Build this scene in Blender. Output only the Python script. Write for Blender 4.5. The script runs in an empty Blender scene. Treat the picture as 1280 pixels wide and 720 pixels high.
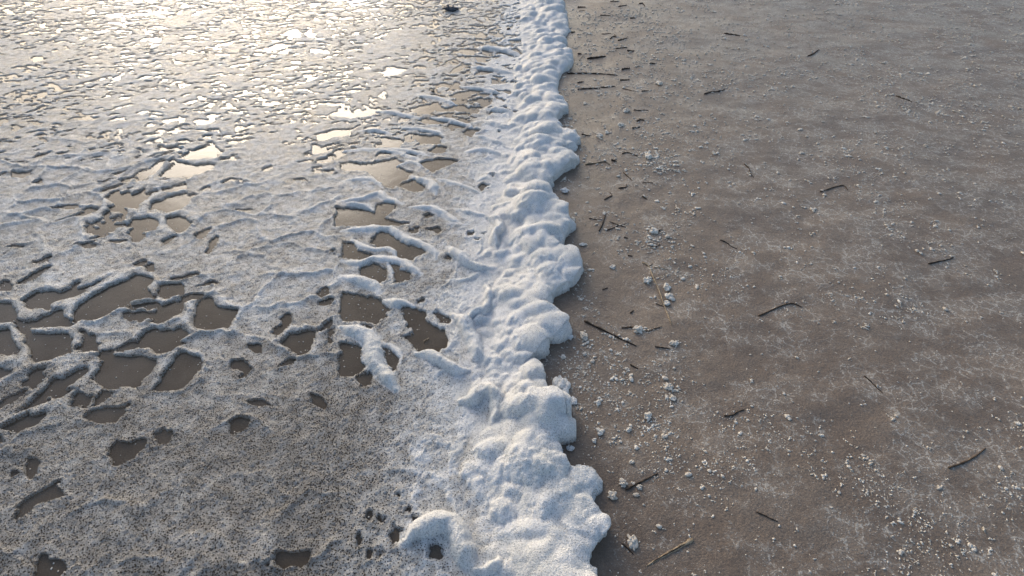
import bpy, math, random
import numpy as np

# ------------------------------------------------------------------ camera, sky, sun, exposure
scene = bpy.context.scene
CAM_H, PITCH, FPX = 1.5, math.radians(44.0), 623.0       # eye height, downward tilt, focal length in 1280-px units
cam_data = bpy.data.cameras.new('camera')
cam_data.sensor_width = 36.0
cam_data.lens = 36.0 * FPX / 1280.0
cam_data.clip_start = 0.02
cam_data.clip_end = 2000.0
cam = bpy.data.objects.new('camera', cam_data)
cam.location = (0, 0, CAM_H)
cam.rotation_euler = (math.pi / 2 - PITCH, 0, 0)
scene.collection.objects.link(cam)
scene.camera = cam

SUN_EL, SUN_AZ = math.radians(20.0), math.radians(-26.0)   # azimuth from +Y, negative = left
world = bpy.data.worlds.new('World')
scene.world = world
world.use_nodes = True
wn = world.node_tree
bg = wn.nodes['Background']
sky = wn.nodes.new('ShaderNodeTexSky')
sky.sky_type = 'NISHITA'
sky.sun_disc = False
sky.sun_elevation = SUN_EL
sky.sun_rotation = SUN_AZ
sky.air_density = 1.0
sky.dust_density = 3.0
sky.ozone_density = 1.0
wn.links.new(sky.outputs[0], bg.inputs[0])
bg.inputs[1].default_value = 0.14

sun_data = bpy.data.lights.new('sun', 'SUN')
sun_data.energy = 0.62
sun_data.angle = math.radians(28.0)
sun_data.color = (1.0, 0.95, 0.88)
sun = bpy.data.objects.new('sun', sun_data)
sun.rotation_euler = (math.pi / 2 - SUN_EL, 0, math.pi - SUN_AZ)
scene.collection.objects.link(sun)

scene.view_settings.view_transform = 'Standard'
scene.view_settings.look = 'None'
scene.view_settings.gamma = 1.0
scene.view_settings.use_curve_mapping = False
scene.view_settings.exposure = 0.56
scene.render.engine = 'CYCLES'
scene.cycles.use_denoising = True
scene.cycles.max_bounces = 6
scene.cycles.transparent_max_bounces = 12
scene.cycles.caustics_reflective = False
scene.cycles.caustics_refractive = False

# ------------------------------------------------------------------ numeric helpers
def h2(ix, iy, seed):
    a = (ix.astype(np.int64) * 374761393 + iy.astype(np.int64) * 668265263 + seed * 974634777) & 0xFFFFFFFF
    a = ((a ^ (a >> 13)) * 1274126177) & 0xFFFFFFFF
    a = ((a ^ (a >> 16)) * 2246822519) & 0xFFFFFFFF
    a = a ^ (a >> 15)
    return (a & 0xFFFFFF) / float(0xFFFFFF)

def vnoise(x, y, seed=0):
    ix, iy = np.floor(x), np.floor(y)
    fx, fy = x - ix, y - iy
    ux, uy = fx * fx * fx * (fx * (fx * 6 - 15) + 10), fy * fy * fy * (fy * (fy * 6 - 15) + 10)
    a, b = h2(ix, iy, seed), h2(ix + 1, iy, seed)
    c, d = h2(ix, iy + 1, seed), h2(ix + 1, iy + 1, seed)
    return (a + (b - a) * ux) * (1 - uy) + (c + (d - c) * ux) * uy

def fbm(x, y, seed=0, octv=4):
    s, a, t = 0.0, 0.5, 0.0
    for k in range(octv):
        s = s + a * vnoise(x * 1.0 + 17.3 * k, y * 1.0 - 9.1 * k, seed + k)
        t += a
        x, y, a = x * 2.03, y * 2.03, a * 0.5
    return s / t            # 0..1

def worley(x, y, seed=0):
    """F1, F2, random value of the nearest cell"""
    ix, iy = np.floor(x), np.floor(y)
    f1 = np.full(x.shape, 9.0)
    f2 = np.full(x.shape, 9.0)
    cid = np.zeros(x.shape)
    for dx in (-1, 0, 1):
        for dy in (-1, 0, 1):
            cx, cy = ix + dx, iy + dy
            qx = cx + 0.1 + 0.8 * h2(cx, cy, seed)
            qy = cy + 0.1 + 0.8 * h2(cx, cy, seed + 7)
            d = np.hypot(x - qx, y - qy)
            closer = d < f1
            f2 = np.where(closer, f1, np.minimum(f2, d))
            cid = np.where(closer, h2(cx, cy, seed + 13), cid)
            f1 = np.where(closer, d, f1)
    return f1, f2, cid

def sstep(a, b, x):
    t = np.clip((x - a) / (b - a), 0, 1)
    return t * t * (3 - 2 * t)

def smax(a, b, k):
    return 0.5 * (a + b + np.sqrt((a - b) ** 2 + k * k))

def bank_mid(y):                       # x of the middle line of the foam bank on the beach
    return 0.02 + 0.095 * (y + 1.45) - 0.0022 * (y + 1.45) ** 2

def sand_z(x, y):
    x, y = np.asarray(x, float), np.asarray(y, float)
    m = bank_mid(np.clip(y, -3, 14))
    z = -0.013 + 0.024 * sstep(-0.34, -0.08, x - m) + 0.008 * np.clip(x - m, 0, 40)
    und = (fbm(x * 3.1, y * 3.1, 5, 3) - 0.4) * 0.020 + (fbm(x * 14, y * 14, 9, 3) - 0.4) * 0.006
    return z + und * sstep(-0.1, 0.35, x - m)

def G(px, py, z=None):
    """the point of the beach seen at a place of the photograph (1280x720)"""
    dx, dy = px - 640.0, 360.0 - py
    fy = FPX * math.cos(PITCH) + dy * math.sin(PITCH)
    fz = dy * math.cos(PITCH) - FPX * math.sin(PITCH)
    zz = 0.0 if z is None else z
    for _ in range(3 if z is None else 1):
        t = (zz - CAM_H) / fz
        x, y = dx * t, fy * t
        if z is None:
            zz = max(0.0, float(sand_z(x, y)))
    return x, y

def catmull(pts, n=6):
    P = [np.array(p, float) for p in pts]
    P = [2 * P[0] - P[1]] + P + [2 * P[-1] - P[-2]]
    out = []
    for i in range(1, len(P) - 2):
        a, b, c, d = P[i - 1], P[i], P[i + 1], P[i + 2]
        for k in range(n):
            t = k / n
            out.append(0.5 * (2 * b + (c - a) * t + (2 * a - 5 * b + 4 * c - d) * t * t + (3 * b - a - 3 * c + d) * t ** 3))
    out.append(P[-2])
    return np.array(out)

def seg_dist(x, y, pts):
    """distance to an open polyline and direction away from the nearest point"""
    best = np.full(x.shape, 1e9)
    nx, ny = np.zeros(x.shape), np.zeros(x.shape)
    for (ax, ay), (bx, by) in zip(pts[:-1], pts[1:]):
        vx, vy = bx - ax, by - ay
        L = vx * vx + vy * vy + 1e-12
        t = np.clip(((x - ax) * vx + (y - ay) * vy) / L, 0, 1)
        ex, ey = x - ax - t * vx, y - ay - t * vy
        d = ex * ex + ey * ey
        m = d < best
        best = np.where(m, d, best)
        nx, ny = np.where(m, ex, nx), np.where(m, ey, ny)
    best = np.sqrt(best)
    return best, nx / (best + 1e-9), ny / (best + 1e-9)

def in_poly(x, y, pts):
    ins = np.zeros(x.shape, bool)
    n = len(pts)
    for i in range(n):
        (ax, ay), (bx, by) = pts[i], pts[(i + 1) % n]
        if ay == by:
            continue
        c = ((ay > y) != (by > y)) & (x < (bx - ax) * (y - ay) / (by - ay) + ax)
        ins ^= c
    return ins

# ------------------------------------------------------------------ materials
def new_mat(name):
    m = bpy.data.materials.new(name)
    m.use_nodes = True
    nt = m.node_tree
    for n in list(nt.nodes):
        nt.nodes.remove(n)
    out = nt.nodes.new('ShaderNodeOutputMaterial')
    return m, nt, out

class NT:
    def __init__(s, nt): s.nt = nt
    def n(s, t, **kw):
        nd = s.nt.nodes.new(t)
        for k, v in kw.items(): setattr(nd, k, v)
        return nd
    def link(s, a, b): s.nt.links.new(a, b)
    def val(s, sock, v):
        if hasattr(v, 'is_output') or isinstance(v, bpy.types.NodeSocket): s.link(v, sock)
        else: sock.default_value = v
    def math(s, op, a, b=0.0, c=0.0, clamp=False):
        nd = s.n('ShaderNodeMath', operation=op, use_clamp=clamp)
        s.val(nd.inputs[0], a); s.val(nd.inputs[1], b); s.val(nd.inputs[2], c)
        return nd.outputs[0]
    def rng(s, v, a, b, c, d, smooth=True):
        nd = s.n('ShaderNodeMapRange', interpolation_type='SMOOTHSTEP' if smooth else 'LINEAR')
        s.val(nd.inputs[0], v); s.val(nd.inputs[1], a); s.val(nd.inputs[2], b); s.val(nd.inputs[3], c); s.val(nd.inputs[4], d)
        return nd.outputs[0]
    def noise(s, vec, scale, detail=3.0, rough=0.55):
        nd = s.n('ShaderNodeTexNoise')
        s.link(vec, nd.inputs['Vector']); nd.inputs['Scale'].default_value = scale
        nd.inputs['Detail'].default_value = detail; nd.inputs['Roughness'].default_value = rough
        return nd.outputs[0]
    def voro(s, vec, scale, feature='F1', rnd=1.0):
        nd = s.n('ShaderNodeTexVoronoi', feature=feature)
        s.link(vec, nd.inputs['Vector']); nd.inputs['Scale'].default_value = scale
        nd.inputs['Randomness'].default_value = rnd
        return nd
    def mix(s, f, a, b):
        nd = s.n('ShaderNodeMix', data_type='RGBA')
        s.val(nd.inputs[0], f); s.val(nd.inputs[6], a); s.val(nd.inputs[7], b)
        return nd.outputs[2]
    def bump(s, height, strength, dist, normal=None):
        nd = s.n('ShaderNodeBump')
        s.link(height, nd.inputs['Height']); nd.inputs['Strength'].default_value = strength
        nd.inputs['Distance'].default_value = dist
        if normal is not None: s.link(normal, nd.inputs['Normal'])
        return nd.outputs[0]

def foam_material():
    m, nt, out = new_mat('sea_foam')
    N = NT(nt)
    pos = N.n('ShaderNodeNewGeometry').outputs['Position']
    cov = N.n('ShaderNodeAttribute', attribute_name='cover').outputs['Fac']
    # bubbles of three sizes
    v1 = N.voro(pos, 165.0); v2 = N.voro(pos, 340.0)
    patch = N.noise(pos, 22.0, 3.0)
    c2 = N.math('ADD', cov, N.rng(patch, 0.3, 0.7, -0.13, 0.13))
    r1 = N.rng(c2, 0.15, 1.05, 0.38, 0.15, False)
    r2 = N.rng(c2, 0.15, 0.95, 0.34, 0.08, False)
    sol1 = N.rng(N.math('SUBTRACT', v1.outputs['Distance'], r1), -0.07, 0.07, 0.0, 1.0)
    sol2 = N.rng(N.math('SUBTRACT', v2.outputs['Distance'], r2), -0.08, 0.08, 0.0, 1.0)
    solid = N.math('MULTIPLY', sol1, sol2)
    thin = N.rng(c2, 0.15, 0.85, 0.62, 1.0, False)
    # where the foam is deep a burst bubble shows only more foam, never the sand
    deep = N.rng(cov, 0.75, 0.97, 0.0, 1.0)
    alpha = N.math('MAXIMUM', N.math('MULTIPLY', solid, thin), deep)
    g = N.noise(pos, 9.0, 4.0)
    col = N.mix(N.rng(g, 0.35, 0.7, 0, 1), (0.80, 0.80, 0.78, 1), (0.86, 0.87, 0.88, 1))
    col = N.mix(N.rng(c2, 0.2, 0.95, 1, 0), col, (0.455, 0.43, 0.395, 1))
    grain = N.noise(pos, 260.0, 2.0, 0.7)
    col = N.mix(N.rng(grain, 0.36, 0.54, 0.52, 0.0), col, (0.40, 0.41, 0.41, 1))
    # bubble pits: their inner shade put into the colour as grey spots, in patches
    pit_shade = N.math('MULTIPLY', N.rng(v1.outputs['Distance'], 0.20, 0.38, 1.0, 0.0), N.rng(N.noise(pos, 13.0, 3.0, 0.6), 0.38, 0.62, 0.18, 0.75))
    col = N.mix(pit_shade, col, (0.30, 0.31, 0.31, 1))
    bs = N.n('ShaderNodeBsdfPrincipled')
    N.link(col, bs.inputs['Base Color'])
    N.link(N.rng(c2, 0.4, 0.9, 0.40, 0.58), bs.inputs['Roughness'])
    bs.inputs['Specular IOR Level'].default_value = 0.42
    bs.inputs['Subsurface Weight'].default_value = 0.55
    bs.inputs['Subsurface Radius'].default_value = (1.0, 1.0, 1.0)
    bs.inputs['Subsurface Scale'].default_value = 0.016
    bub = N.math('ADD', N.math('MULTIPLY', v2.outputs['Distance'], -0.5), N.math('MULTIPLY', v1.outputs['Distance'], -0.6))
    hsum = N.math('ADD', N.math('MULTIPLY', solid, N.rng(cov, 0.3, 1.0, 1.0, 0.5)), bub)
    nb = N.bump(N.math('ADD', hsum, grain), 0.95, 0.0046)
    N.link(nb, bs.inputs['Normal'])
    tr = N.n('ShaderNodeBsdfTransparent')
    mx = N.n('ShaderNodeMixShader')
    N.link(alpha, mx.inputs[0]); N.link(tr.outputs[0], mx.inputs[1]); N.link(bs.outputs[0], mx.inputs[2])
    N.link(mx.outputs[0], out.inputs['Surface'])
    return m

def clump_material():
    m, nt, out = new_mat('drying_foam')
    N = NT(nt)
    pos = N.n('ShaderNodeNewGeometry').outputs['Position']
    g = N.noise(pos, 30.0, 4.0)
    col = N.mix(N.rng(g, 0.35, 0.68, 0, 1), (0.55, 0.50, 0.43, 1), (0.78, 0.75, 0.69, 1))
    bs = N.n('ShaderNodeBsdfPrincipled')
    N.link(col, bs.inputs['Base Color'])
    bs.inputs['Roughness'].default_value = 0.7
    bs.inputs['Specular IOR Level'].default_value = 0.2
    v = N.voro(pos, 240.0).outputs['Distance']
    nb = N.bump(N.math('ADD', v, N.noise(pos, 320.0, 2.0)), 0.7, 0.003)
    N.link(nb, bs.inputs['Normal'])
    N.link(bs.outputs[0], out.inputs['Surface'])
    return m

def sand_material():
    m, nt, out = new_mat('wet_sand')
    N = NT(nt)
    pos = N.n('ShaderNodeNewGeometry').outputs['Position']
    a = N.noise(pos, 2.6, 4.0); b = N.noise(pos, 17.0, 5.0, 0.65); gr = N.noise(pos, 430.0, 2.0, 0.75); g2 = N.noise(pos, 150.0, 3.0, 0.7)
    mp = N.n('ShaderNodeMapping'); mp.inputs['Rotation'].default_value = (0, 0, 0.5); mp.inputs['Scale'].default_value = (1.0, 1.5, 1.0)
    N.link(pos, mp.inputs['Vector'])
    st = N.noise(mp.outputs[0], 4.5, 8.0, 0.74)                       # streaks left by the last runs of the waves
    col = N.mix(N.rng(a, 0.35, 0.66, 0, 1), (0.230, 0.168, 0.119, 1), (0.292, 0.224, 0.166, 1))
    col = N.mix(N.rng(b, 0.4, 0.75, 0, 0.6), col, (0.325, 0.268, 0.212, 1))
    col = N.mix(N.rng(g2, 0.38, 0.62, 0.0, 0.6, False), col, (0.10, 0.078, 0.062, 1))
    col = N.mix(N.rng(gr, 0.35, 0.7, 0.0, 0.6, False), col, (0.085, 0.066, 0.052, 1))
    # dried-bubble residue, a dusting of pale specks in streaks and patches
    v = N.voro(pos, 150.0)
    res = N.math('MULTIPLY', N.rng(v.outputs['Distance'], 0.12, 0.34, 1, 0), N.rng(st, 0.43, 0.60, 0.0, 1))
    res = N.math('MULTIPLY', res, N.rng(N.noise(pos, 75.0, 2.0), 0.42, 0.56, 0, 1))
    dry = N.n('ShaderNodeAttribute', attribute_name='dry').outputs['Fac']
    st = N.math('ADD', st, N.math('MULTIPLY', dry, 0.055))
    haze_ = N.math('MULTIPLY', N.rng(st, 0.48, 0.66, 0.0, 0.42), N.rng(g2, 0.40, 0.56, 0.0, 1.0))
    col = N.mix(haze_, col, (0.41, 0.37, 0.315, 1))
    wv = N.n('ShaderNodeTexNoise'); N.link(pos, wv.inputs['Vector']); wv.inputs['Scale'].default_value = 26.0; wv.inputs['Detail'].default_value = 3.0
    wa = N.n('ShaderNodeVectorMath', operation='MULTIPLY_ADD'); N.link(wv.outputs['Color'], wa.inputs[0]); wa.inputs[1].default_value = (0.05, 0.05, 0.0); N.link(pos, wa.inputs[2])
    lace = N.rng(N.voro(wa.outputs[0], 21.0, 'DISTANCE_TO_EDGE').outputs['Distance'], 0.015, 0.085, 1.0, 0.0)
    lace = N.math('MULTIPLY', lace, N.math('MULTIPLY', N.rng(st, 0.47, 0.60, 0.0, 1.0), N.rng(g2, 0.40, 0.56, 0.0, 1.0)))
    col = N.mix(N.math('MULTIPLY', lace, 0.58), col, (0.60, 0.565, 0.50, 1))
    col = N.mix(N.math('MULTIPLY', res, 0.85), col, (0.66, 0.63, 0.57, 1))
    bs = N.n('ShaderNodeBsdfPrincipled')
    N.link(col, bs.inputs['Base Color'])
    wet = N.n('ShaderNodeAttribute', attribute_name='wet').outputs['Fac']
    wet = N.math('MULTIPLY', wet, N.rng(b, 0.25, 0.7, 1.0, 0.55))
    wetcol = N.mix(N.math('MULTIPLY', wet, 0.75), col, (0.110, 0.078, 0.055, 1))
    N.link(wetcol, bs.inputs['Base Color'])
    N.link(N.math('SUBTRACT', N.rng(a, 0.3, 0.7, 0.30, 0.52), N.math('MULTIPLY', wet, 0.10)), bs.inputs['Roughness'])
    bs.inputs['Specular IOR Level'].default_value = 0.45
    n1 = N.bump(N.math('ADD', N.math('MULTIPLY', b, 2.2), g2), 0.42, 0.006)
    n2 = N.bump(N.math('ADD', gr, N.math('MULTIPLY', res, 1.5)), 0.42, 0.0022, n1)
    N.link(n2, bs.inputs['Normal'])
    N.link(bs.outputs[0], out.inputs['Surface'])
    return m

def water_material():
    m, nt, out = new_mat('shallow_water')
    N = NT(nt)
    pos = N.n('ShaderNodeNewGeometry').outputs['Position']
    nb = N.bump(N.noise(pos, 11.0, 4.0), 0.16, 0.006)
    fr = N.n('ShaderNodeFresnel'); fr.inputs['IOR'].default_value = 1.333; N.link(nb, fr.inputs['Normal'])
    gl = N.n('ShaderNodeBsdfGlossy'); gl.inputs['Roughness'].default_value = 0.16; N.link(nb, gl.inputs['Normal'])
    gl.inputs['Color'].default_value = (1, 1, 1, 1)
    tr = N.n('ShaderNodeBsdfTransparent'); tr.inputs['Color'].default_value = (0.80, 0.76, 0.68, 1)
    mx = N.n('ShaderNodeMixShader')
    mud = N.n('ShaderNodeBsdfDiffuse')
    N.link(N.mix(N.rng(N.noise(pos, 6.0, 5.0, 0.65), 0.35, 0.68, 0, 1), (0.135, 0.105, 0.074, 1), (0.215, 0.175, 0.132, 1)), mud.inputs['Color'])
    tm = N.n('ShaderNodeMixShader'); tm.inputs[0].default_value = 0.45
    N.link(tr.outputs[0], tm.inputs[1]); N.link(mud.outputs[0], tm.inputs[2])
    N.link(fr.outputs[0], mx.inputs[0]); N.link(tm.outputs[0], mx.inputs[1]); N.link(gl.outputs[0], mx.inputs[2])
    N.link(mx.outputs[0], out.inputs['Surface'])
    return m

def wood_material(name, c0, c1, rough=0.75):
    m, nt, out = new_mat(name)
    N = NT(nt)
    pos = N.n('ShaderNodeNewGeometry').outputs['Position']
    g = N.noise(pos, 110.0, 4.0, 0.65)
    col = N.mix(N.rng(g, 0.35, 0.7, 0, 1), c0 + (1,), c1 + (1,))
    bs = N.n('ShaderNodeBsdfPrincipled')
    N.link(col, bs.inputs['Base Color'])
    bs.inputs['Roughness'].default_value = rough
    bs.inputs['Specular IOR Level'].default_value = 0.3
    N.link(N.bump(N.noise(pos, 300.0, 3.0), 0.6, 0.002), bs.inputs['Normal'])
    N.link(bs.outputs[0], out.inputs['Surface'])
    return m

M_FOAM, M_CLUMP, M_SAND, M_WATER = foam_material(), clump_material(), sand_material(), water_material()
M_DARK = wood_material('dark_driftwood', (0.020, 0.014, 0.010), (0.075, 0.052, 0.036))
M_BROWN = wood_material('brown_twig', (0.045, 0.030, 0.020), (0.13, 0.092, 0.062))
M_STRAW = wood_material('straw_stalk', (0.24, 0.18, 0.115), (0.46, 0.37, 0.26), 0.6)
M_WEED = wood_material('dry_weed', (0.050, 0.046, 0.028), (0.15, 0.135, 0.088))
M_STONE = wood_material('blue_grey_shell', (0.03, 0.035, 0.045), (0.12, 0.13, 0.15), 0.5)

# ------------------------------------------------------------------ mesh helpers
def mesh_obj(name, V, F, mat, parent=None, attrs=None, normals=None):
    V, F = np.asarray(V, np.float32), np.asarray(F, np.int32)
    me = bpy.data.meshes.new(name)
    k = F.shape[1]
    me.vertices.add(len(V)); me.vertices.foreach_set('co', V.ravel())
    me.loops.add(F.size); me.loops.foreach_set('vertex_index', F.ravel())
    me.polygons.add(len(F)); me.polygons.foreach_set('loop_start', np.arange(0, F.size, k, dtype=np.int32))
    me.polygons.foreach_set('use_smooth', np.ones(len(F), bool))
    for an, av in (attrs or {}).items():
        at = me.attributes.new(an, 'FLOAT', 'POINT')
        at.data.foreach_set('value', np.asarray(av, np.float32))
    me.update(calc_edges=True)
    me.materials.append(mat)
    if normals is not None:
        me.normals_split_custom_set_from_vertices(np.asarray(normals, np.float32))
    o = bpy.data.objects.new(name, me)
    scene.collection.objects.link(o)
    if parent is not None: o.parent = parent
    return o

def tag(o, label=None, cat=None, group=None, kind=None):
    if label: o['label'] = label
    if cat: o['category'] = cat
    if group: o['group'] = group
    if kind: o['kind'] = kind
    return o

def grid_faces(nr, nc):
    i = np.arange(nr * nc).reshape(nr, nc)
    return np.stack([i[:-1, :-1], i[:-1, 1:], i[1:, 1:], i[1:, :-1]], -1).reshape(-1, 4)

# ------------------------------------------------------------------ the beach and the water lying on it
wy = np.concatenate([np.linspace(-8, 14, 45), np.linspace(20, 330, 20)])
rows = [[(-230.0, y, 0.0), (-30.0, y, 0.0), (-6.0, y, 0.0), (float(bank_mid(min(max(y, -3), 14))) + 0.02, y, 0.0)] for y in wy]
tag(mesh_obj('water', np.array(rows).reshape(-1, 3), grid_faces(len(wy), 4), M_WATER),
    'thin sheet of shallow water left by the wave', kind='structure')

# ------------------------------------------------------------------ traced outlines, turned into beach coordinates
def R(off, sc, pts): return [G(off[0] + x / sc, off[1] + y / sc, 0.0) for x, y in pts]
right_px = [(703.5,0),(705,22),(711,42),(701,55),(715,75),(713,87),(702,95),(697,112),(700,125),(710,139),(698,150),(698,165),
            (720,176),(724,181),(716,187),(703,192),(717,197),(724,202),(719,209),(703,219),(683,240),(696,257),(708,277),(708,297),(696,322),(714,316),
            (725,338),(716,359),(704,364),(678,391),(696,398),(709,406),(703,418),(664,453),(676,463),(677,480),(684,499),(697,510),(704,530),
            (707,546),(697,553),(703,577),(711,594),(731,593),(745,606),(738,625),(741,642),(757,661),(742,687),(733,705),(738,735),(730,770)]
left_px = [(652,0),(646,30),(648,70),(640,100),(646,130),(634,160),(640,190),(628,215),(634,240),(618,262),(612,272),(622,300),(618,330),
           (622,345),(608,375),(604,400),(598,440),(602,470),(598,500),(612,520),(590,545),(580,575),(575,610),(585,640),(580,665),(592,695),(600,720),(602,770)]
rE = [G(x, y, 0.0) for x, y in right_px]
lE = [G(x, y, 0.0) for x, y in left_px]
def extend(E, seed, dx):
    far = [(float(bank_mid(min(y, 14))) + 0.05 * (y > 14) * 0 + dx + 0.10 * math.sin(y * 2.1 + seed) + 0.07 * math.sin(y * 5.3 + 2 * seed), y)
           for y in np.arange(6.35, 34, 0.28)][::-1]
    x0, y0 = E[-1]
    near = [(x0 + 0.05 * math.sin(5 * k + seed), y0 - 0.12 * k) for k in range(1, 9)]
    return far + E + near
rE = catmull(extend(rE, 1.0, 0.13), 4)
lE = catmull(extend(lE, 2.3, -0.28), 4)

ux = np.linspace(-7.6, 7.6, 620); uy = np.linspace(-4.2, 8.0, 560)
gx = 0.22 * np.sinh(ux) ; gy = 1.2 + 0.22 * np.sinh(uy)
X, Y = np.meshgrid(gx, gy)
Z = sand_z(X, Y)
dry_ = sstep(0.25, 1.3, X - bank_mid(np.clip(Y, -3, 14)) - 0.1)
oE = np.argsort(rE[:, 1])
wet_ = sstep(0.34, 0.02, X - np.interp(Y, rE[oE, 1], rE[oE, 0]) + 0.16 * (fbm(X * 4, Y * 4, 120, 3) - 0.5) * 2)
tag(mesh_obj('sand', np.stack([X, Y, Z], -1).reshape(-1, 3), grid_faces(*X.shape), M_SAND, None, {'wet': wet_.ravel(), 'dry': dry_.ravel()}),
    'wet brown sand of the beach', kind='structure')


o3, o5, o7, o1 = (436, 180), (436, 360), (436, 540), (436, 0)
POOLS = [R(o3,4,p) for p in [
    [(-40,95),(120,100),(230,75),(285,95),(240,115),(320,150),(290,180),(215,230),(150,190),(90,140),(-40,135)],
    [(245,215),(330,180),(385,215),(375,240),(290,240)],
    [(350,95),(400,85),(480,75),(550,90),(480,115),(420,145),(380,120)],
    [(400,40),(440,10),(490,20),(490,45),(420,50)],
    [(290,35),(340,28),(370,50),(340,60)],
    [(-60,320),(90,330),(130,350),(150,300),(230,295),(235,330),(180,370),(250,395),(300,405),(250,414),(-60,412)],
    [(110,490),(160,440),(230,455),(250,490),(380,530),(395,550),(320,582),(240,570),(235,540),(180,520),(100,500)],
    [(-30,495),(50,510),(40,530),(130,560),(60,580),(-30,565)],
    [(70,610),(130,600),(190,640),(185,680),(150,720),(60,660),(60,630)],
    [(190,600),(260,600),(250,632),(330,640),(300,675),(235,695),(215,650)],
    [(375,365),(405,350),(435,365),(400,378)],
    [(300,430),(350,420),(340,450),(310,450)],
    [(385,428),(450,415),(468,435),(440,450)],
    [(475,560),(500,545),(525,565),(515,582),(480,578)],
    [(640,215),(670,195),(705,208),(660,235)],
    [(590,450),(630,435),(635,450),(600,465)],
    [(615,480),(650,478),(640,492)],[(705,445),(690,455),(668,448)],[(690,160),(730,158),(720,172)]]]
POOLS += [R(o5,4,p) for p in [
    [(-40,25),(80,50),(130,40),(165,70),(215,100),(185,130),(190,150),(130,185),(-40,160)],
    [(265,105),(330,100),(385,120),(380,160),(400,190),(470,220),(498,275),(470,330),(340,330),(320,280),(270,250),(320,230),(290,170)],
    [(420,130),(440,115),(475,140),(510,170),(490,190),(445,185)],
    [(-40,270),(75,290),(70,370),(90,390),(55,435),(-40,445)],
    [(55,440),(100,425),(135,445),(125,485),(80,490),(55,470)],
    [(160,290),(215,310),(255,360),(250,400),(230,420),(190,375),(160,345)],
    [(60,190),(110,195),(110,210),(75,210)],
    [(335,68),(375,55),(380,72),(345,85)]]]
POOLS += [R(o7,4,p) for p in [
    [(383,600),(398,572),(436,558),(470,570),(474,600),(458,630),(428,645),(400,632)],
    [(305,440),(330,420),(352,440),(340,465),(312,462)],
    [(205,510),(240,475),(272,500),(255,550),(215,555)],
    [(280,395),(305,372),(330,385),(310,408)],
    [(90,600),(112,585),(128,605),(110,622)],[(145,600),(165,590),(176,608),(155,622)],
    [(35,540),(58,522),(72,545),(50,558)],[(240,320),(262,310),(262,332)],
    [(80,415),(120,398),(125,420),(95,440)],[(150,430),(165,412),(185,445),(170,455)]]]
POOLS += [R(o1,4,p) for p in [
    [(300,545),(390,525),(470,520),(440,545),(400,575),(330,565)],
    [(360,605),(440,585),(500,600),(470,625),(380,620)],
    [(500,625),(560,590),(610,605),(570,645),(500,645)],
    [(500,480),(560,465),(600,480),(560,500)],
    [(400,690),(440,670),(480,695),(440,712)],
    [(30,560),(150,540),(190,560),(120,580),(30,585)],
    [(160,360),(230,340),(300,345),(250,375),(180,385)],
    [(560,665),(620,645),(660,655),(600,690)]]]
STRANDS = [(R(o3,4,p), w, h) for p, w, h in [
    ([(-30,40),(80,32),(180,35),(290,60),(360,85)], .022, .012),
    ([(-30,190),(80,180),(140,195),(172,228)], .020, .013),
    ([(320,170),(380,190),(420,215),(438,255)], .030, .022),
    ([(-30,290),(80,275),(150,250),(190,280),(250,297),(275,302)], .026, .018),
    ([(-30,305),(60,312),(118,335)], .024, .022),
    ([(310,320),(400,325),(460,345),(510,375),(560,402)], .030, .020),
    ([(-30,442),(80,430),(130,428),(200,430),(240,450),(280,480),(340,495),(400,520),(430,550),(430,580)], .026, .019),
    ([(20,485),(60,515),(130,532),(190,525),(230,550),(225,572)], .022, .016),
    ([(-30,592),(60,600),(120,580),(200,582),(270,595),(320,630),(360,662)], .027, .020),
    ([(190,600),(210,640),(205,675)], .018, .013),
    ([(252,630),(330,625)], .014, .012),
    ([(-40,672),(60,690),(120,712),(150,745)], .036, .026),
    ([(500,520),(540,560),(590,600),(660,625),(740,632)], .034, .040),
    ([(590,45),(660,35),(720,45),(780,72)], .034, .022),
    ([(640,190),(680,172),(722,192)], .026, .020),
    ([(690,378),(735,402),(752,440),(728,480),(738,540)], .036, .052),
    ([(240,115),(310,95),(372,118)], .022, .014)]]
STRANDS += [([G(x, y, 0.0) for x, y in p], w, h) for p, w, h in [
    ([(609,137),(625,139),(644,143)], .036, .026), ([(603,152),(620,157),(642,164)], .038, .028), ([(592,170),(612,176),(634,183)], .030, .020),
    ([(540,148),(565,152),(590,160)], .028, .017), ([(500,160),(530,163),(556,170)], .026, .016), ([(470,140),(500,143),(525,150)], .028, .015),
    ([(450,165),(470,164),(490,168)], .024, .014), ([(575,110),(600,112),(625,118)], .034, .020), ([(590,85),(615,88),(640,93)], .040, .024),
    ([(600,60),(630,64),(648,70)], .045, .026), ([(520,120),(548,124),(570,132)], .030, .016), ([(480,187),(510,189),(536,196)], .022, .014),
    ([(570,262),(590,268),(612,272)], .024, .018), ([(545,225),(575,232),(602,244)], .022, .014), ([(560,352),(585,350),(606,340)], .022, .018)]]
STRANDS += [(R(o5,4,p), w, h) for p, w, h in [
    ([(180,70),(230,75),(300,90),(322,102)], .030, .026),
    ([(-40,205),(60,230),(110,270),(125,320),(120,370),(150,410),(200,450),(238,512)], .036, .032),
    ([(158,283),(212,298),(252,338),(264,382)], .018, .014),
    ([(330,335),(400,340),(440,360),(490,390),(550,412),(605,412)], .032, .038),
    ([(520,150),(570,180),(600,240),(630,300),(662,352),(700,372)], .040, .048),
    ([(570,175),(625,142),(680,122),(702,60),(690,0)], .030, .044),
    ([(600,188),(660,168),(725,160)], .030, .038),
    ([(560,575),(620,562),(680,520),(742,562),(752,620),(722,690)], .036, .056)]]
STRANDS += [(R(o7,4,p), w, h) for p, w, h in [
    ([(280,555),(350,500),(430,470),(490,465),(545,512),(565,580),(605,640),(640,700)], .040, .048),
    ([(330,105),(392,150)], .034, .020),
    ([(640,705),(690,692),(742,652),(726,598)], .034, .062)]]

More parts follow.
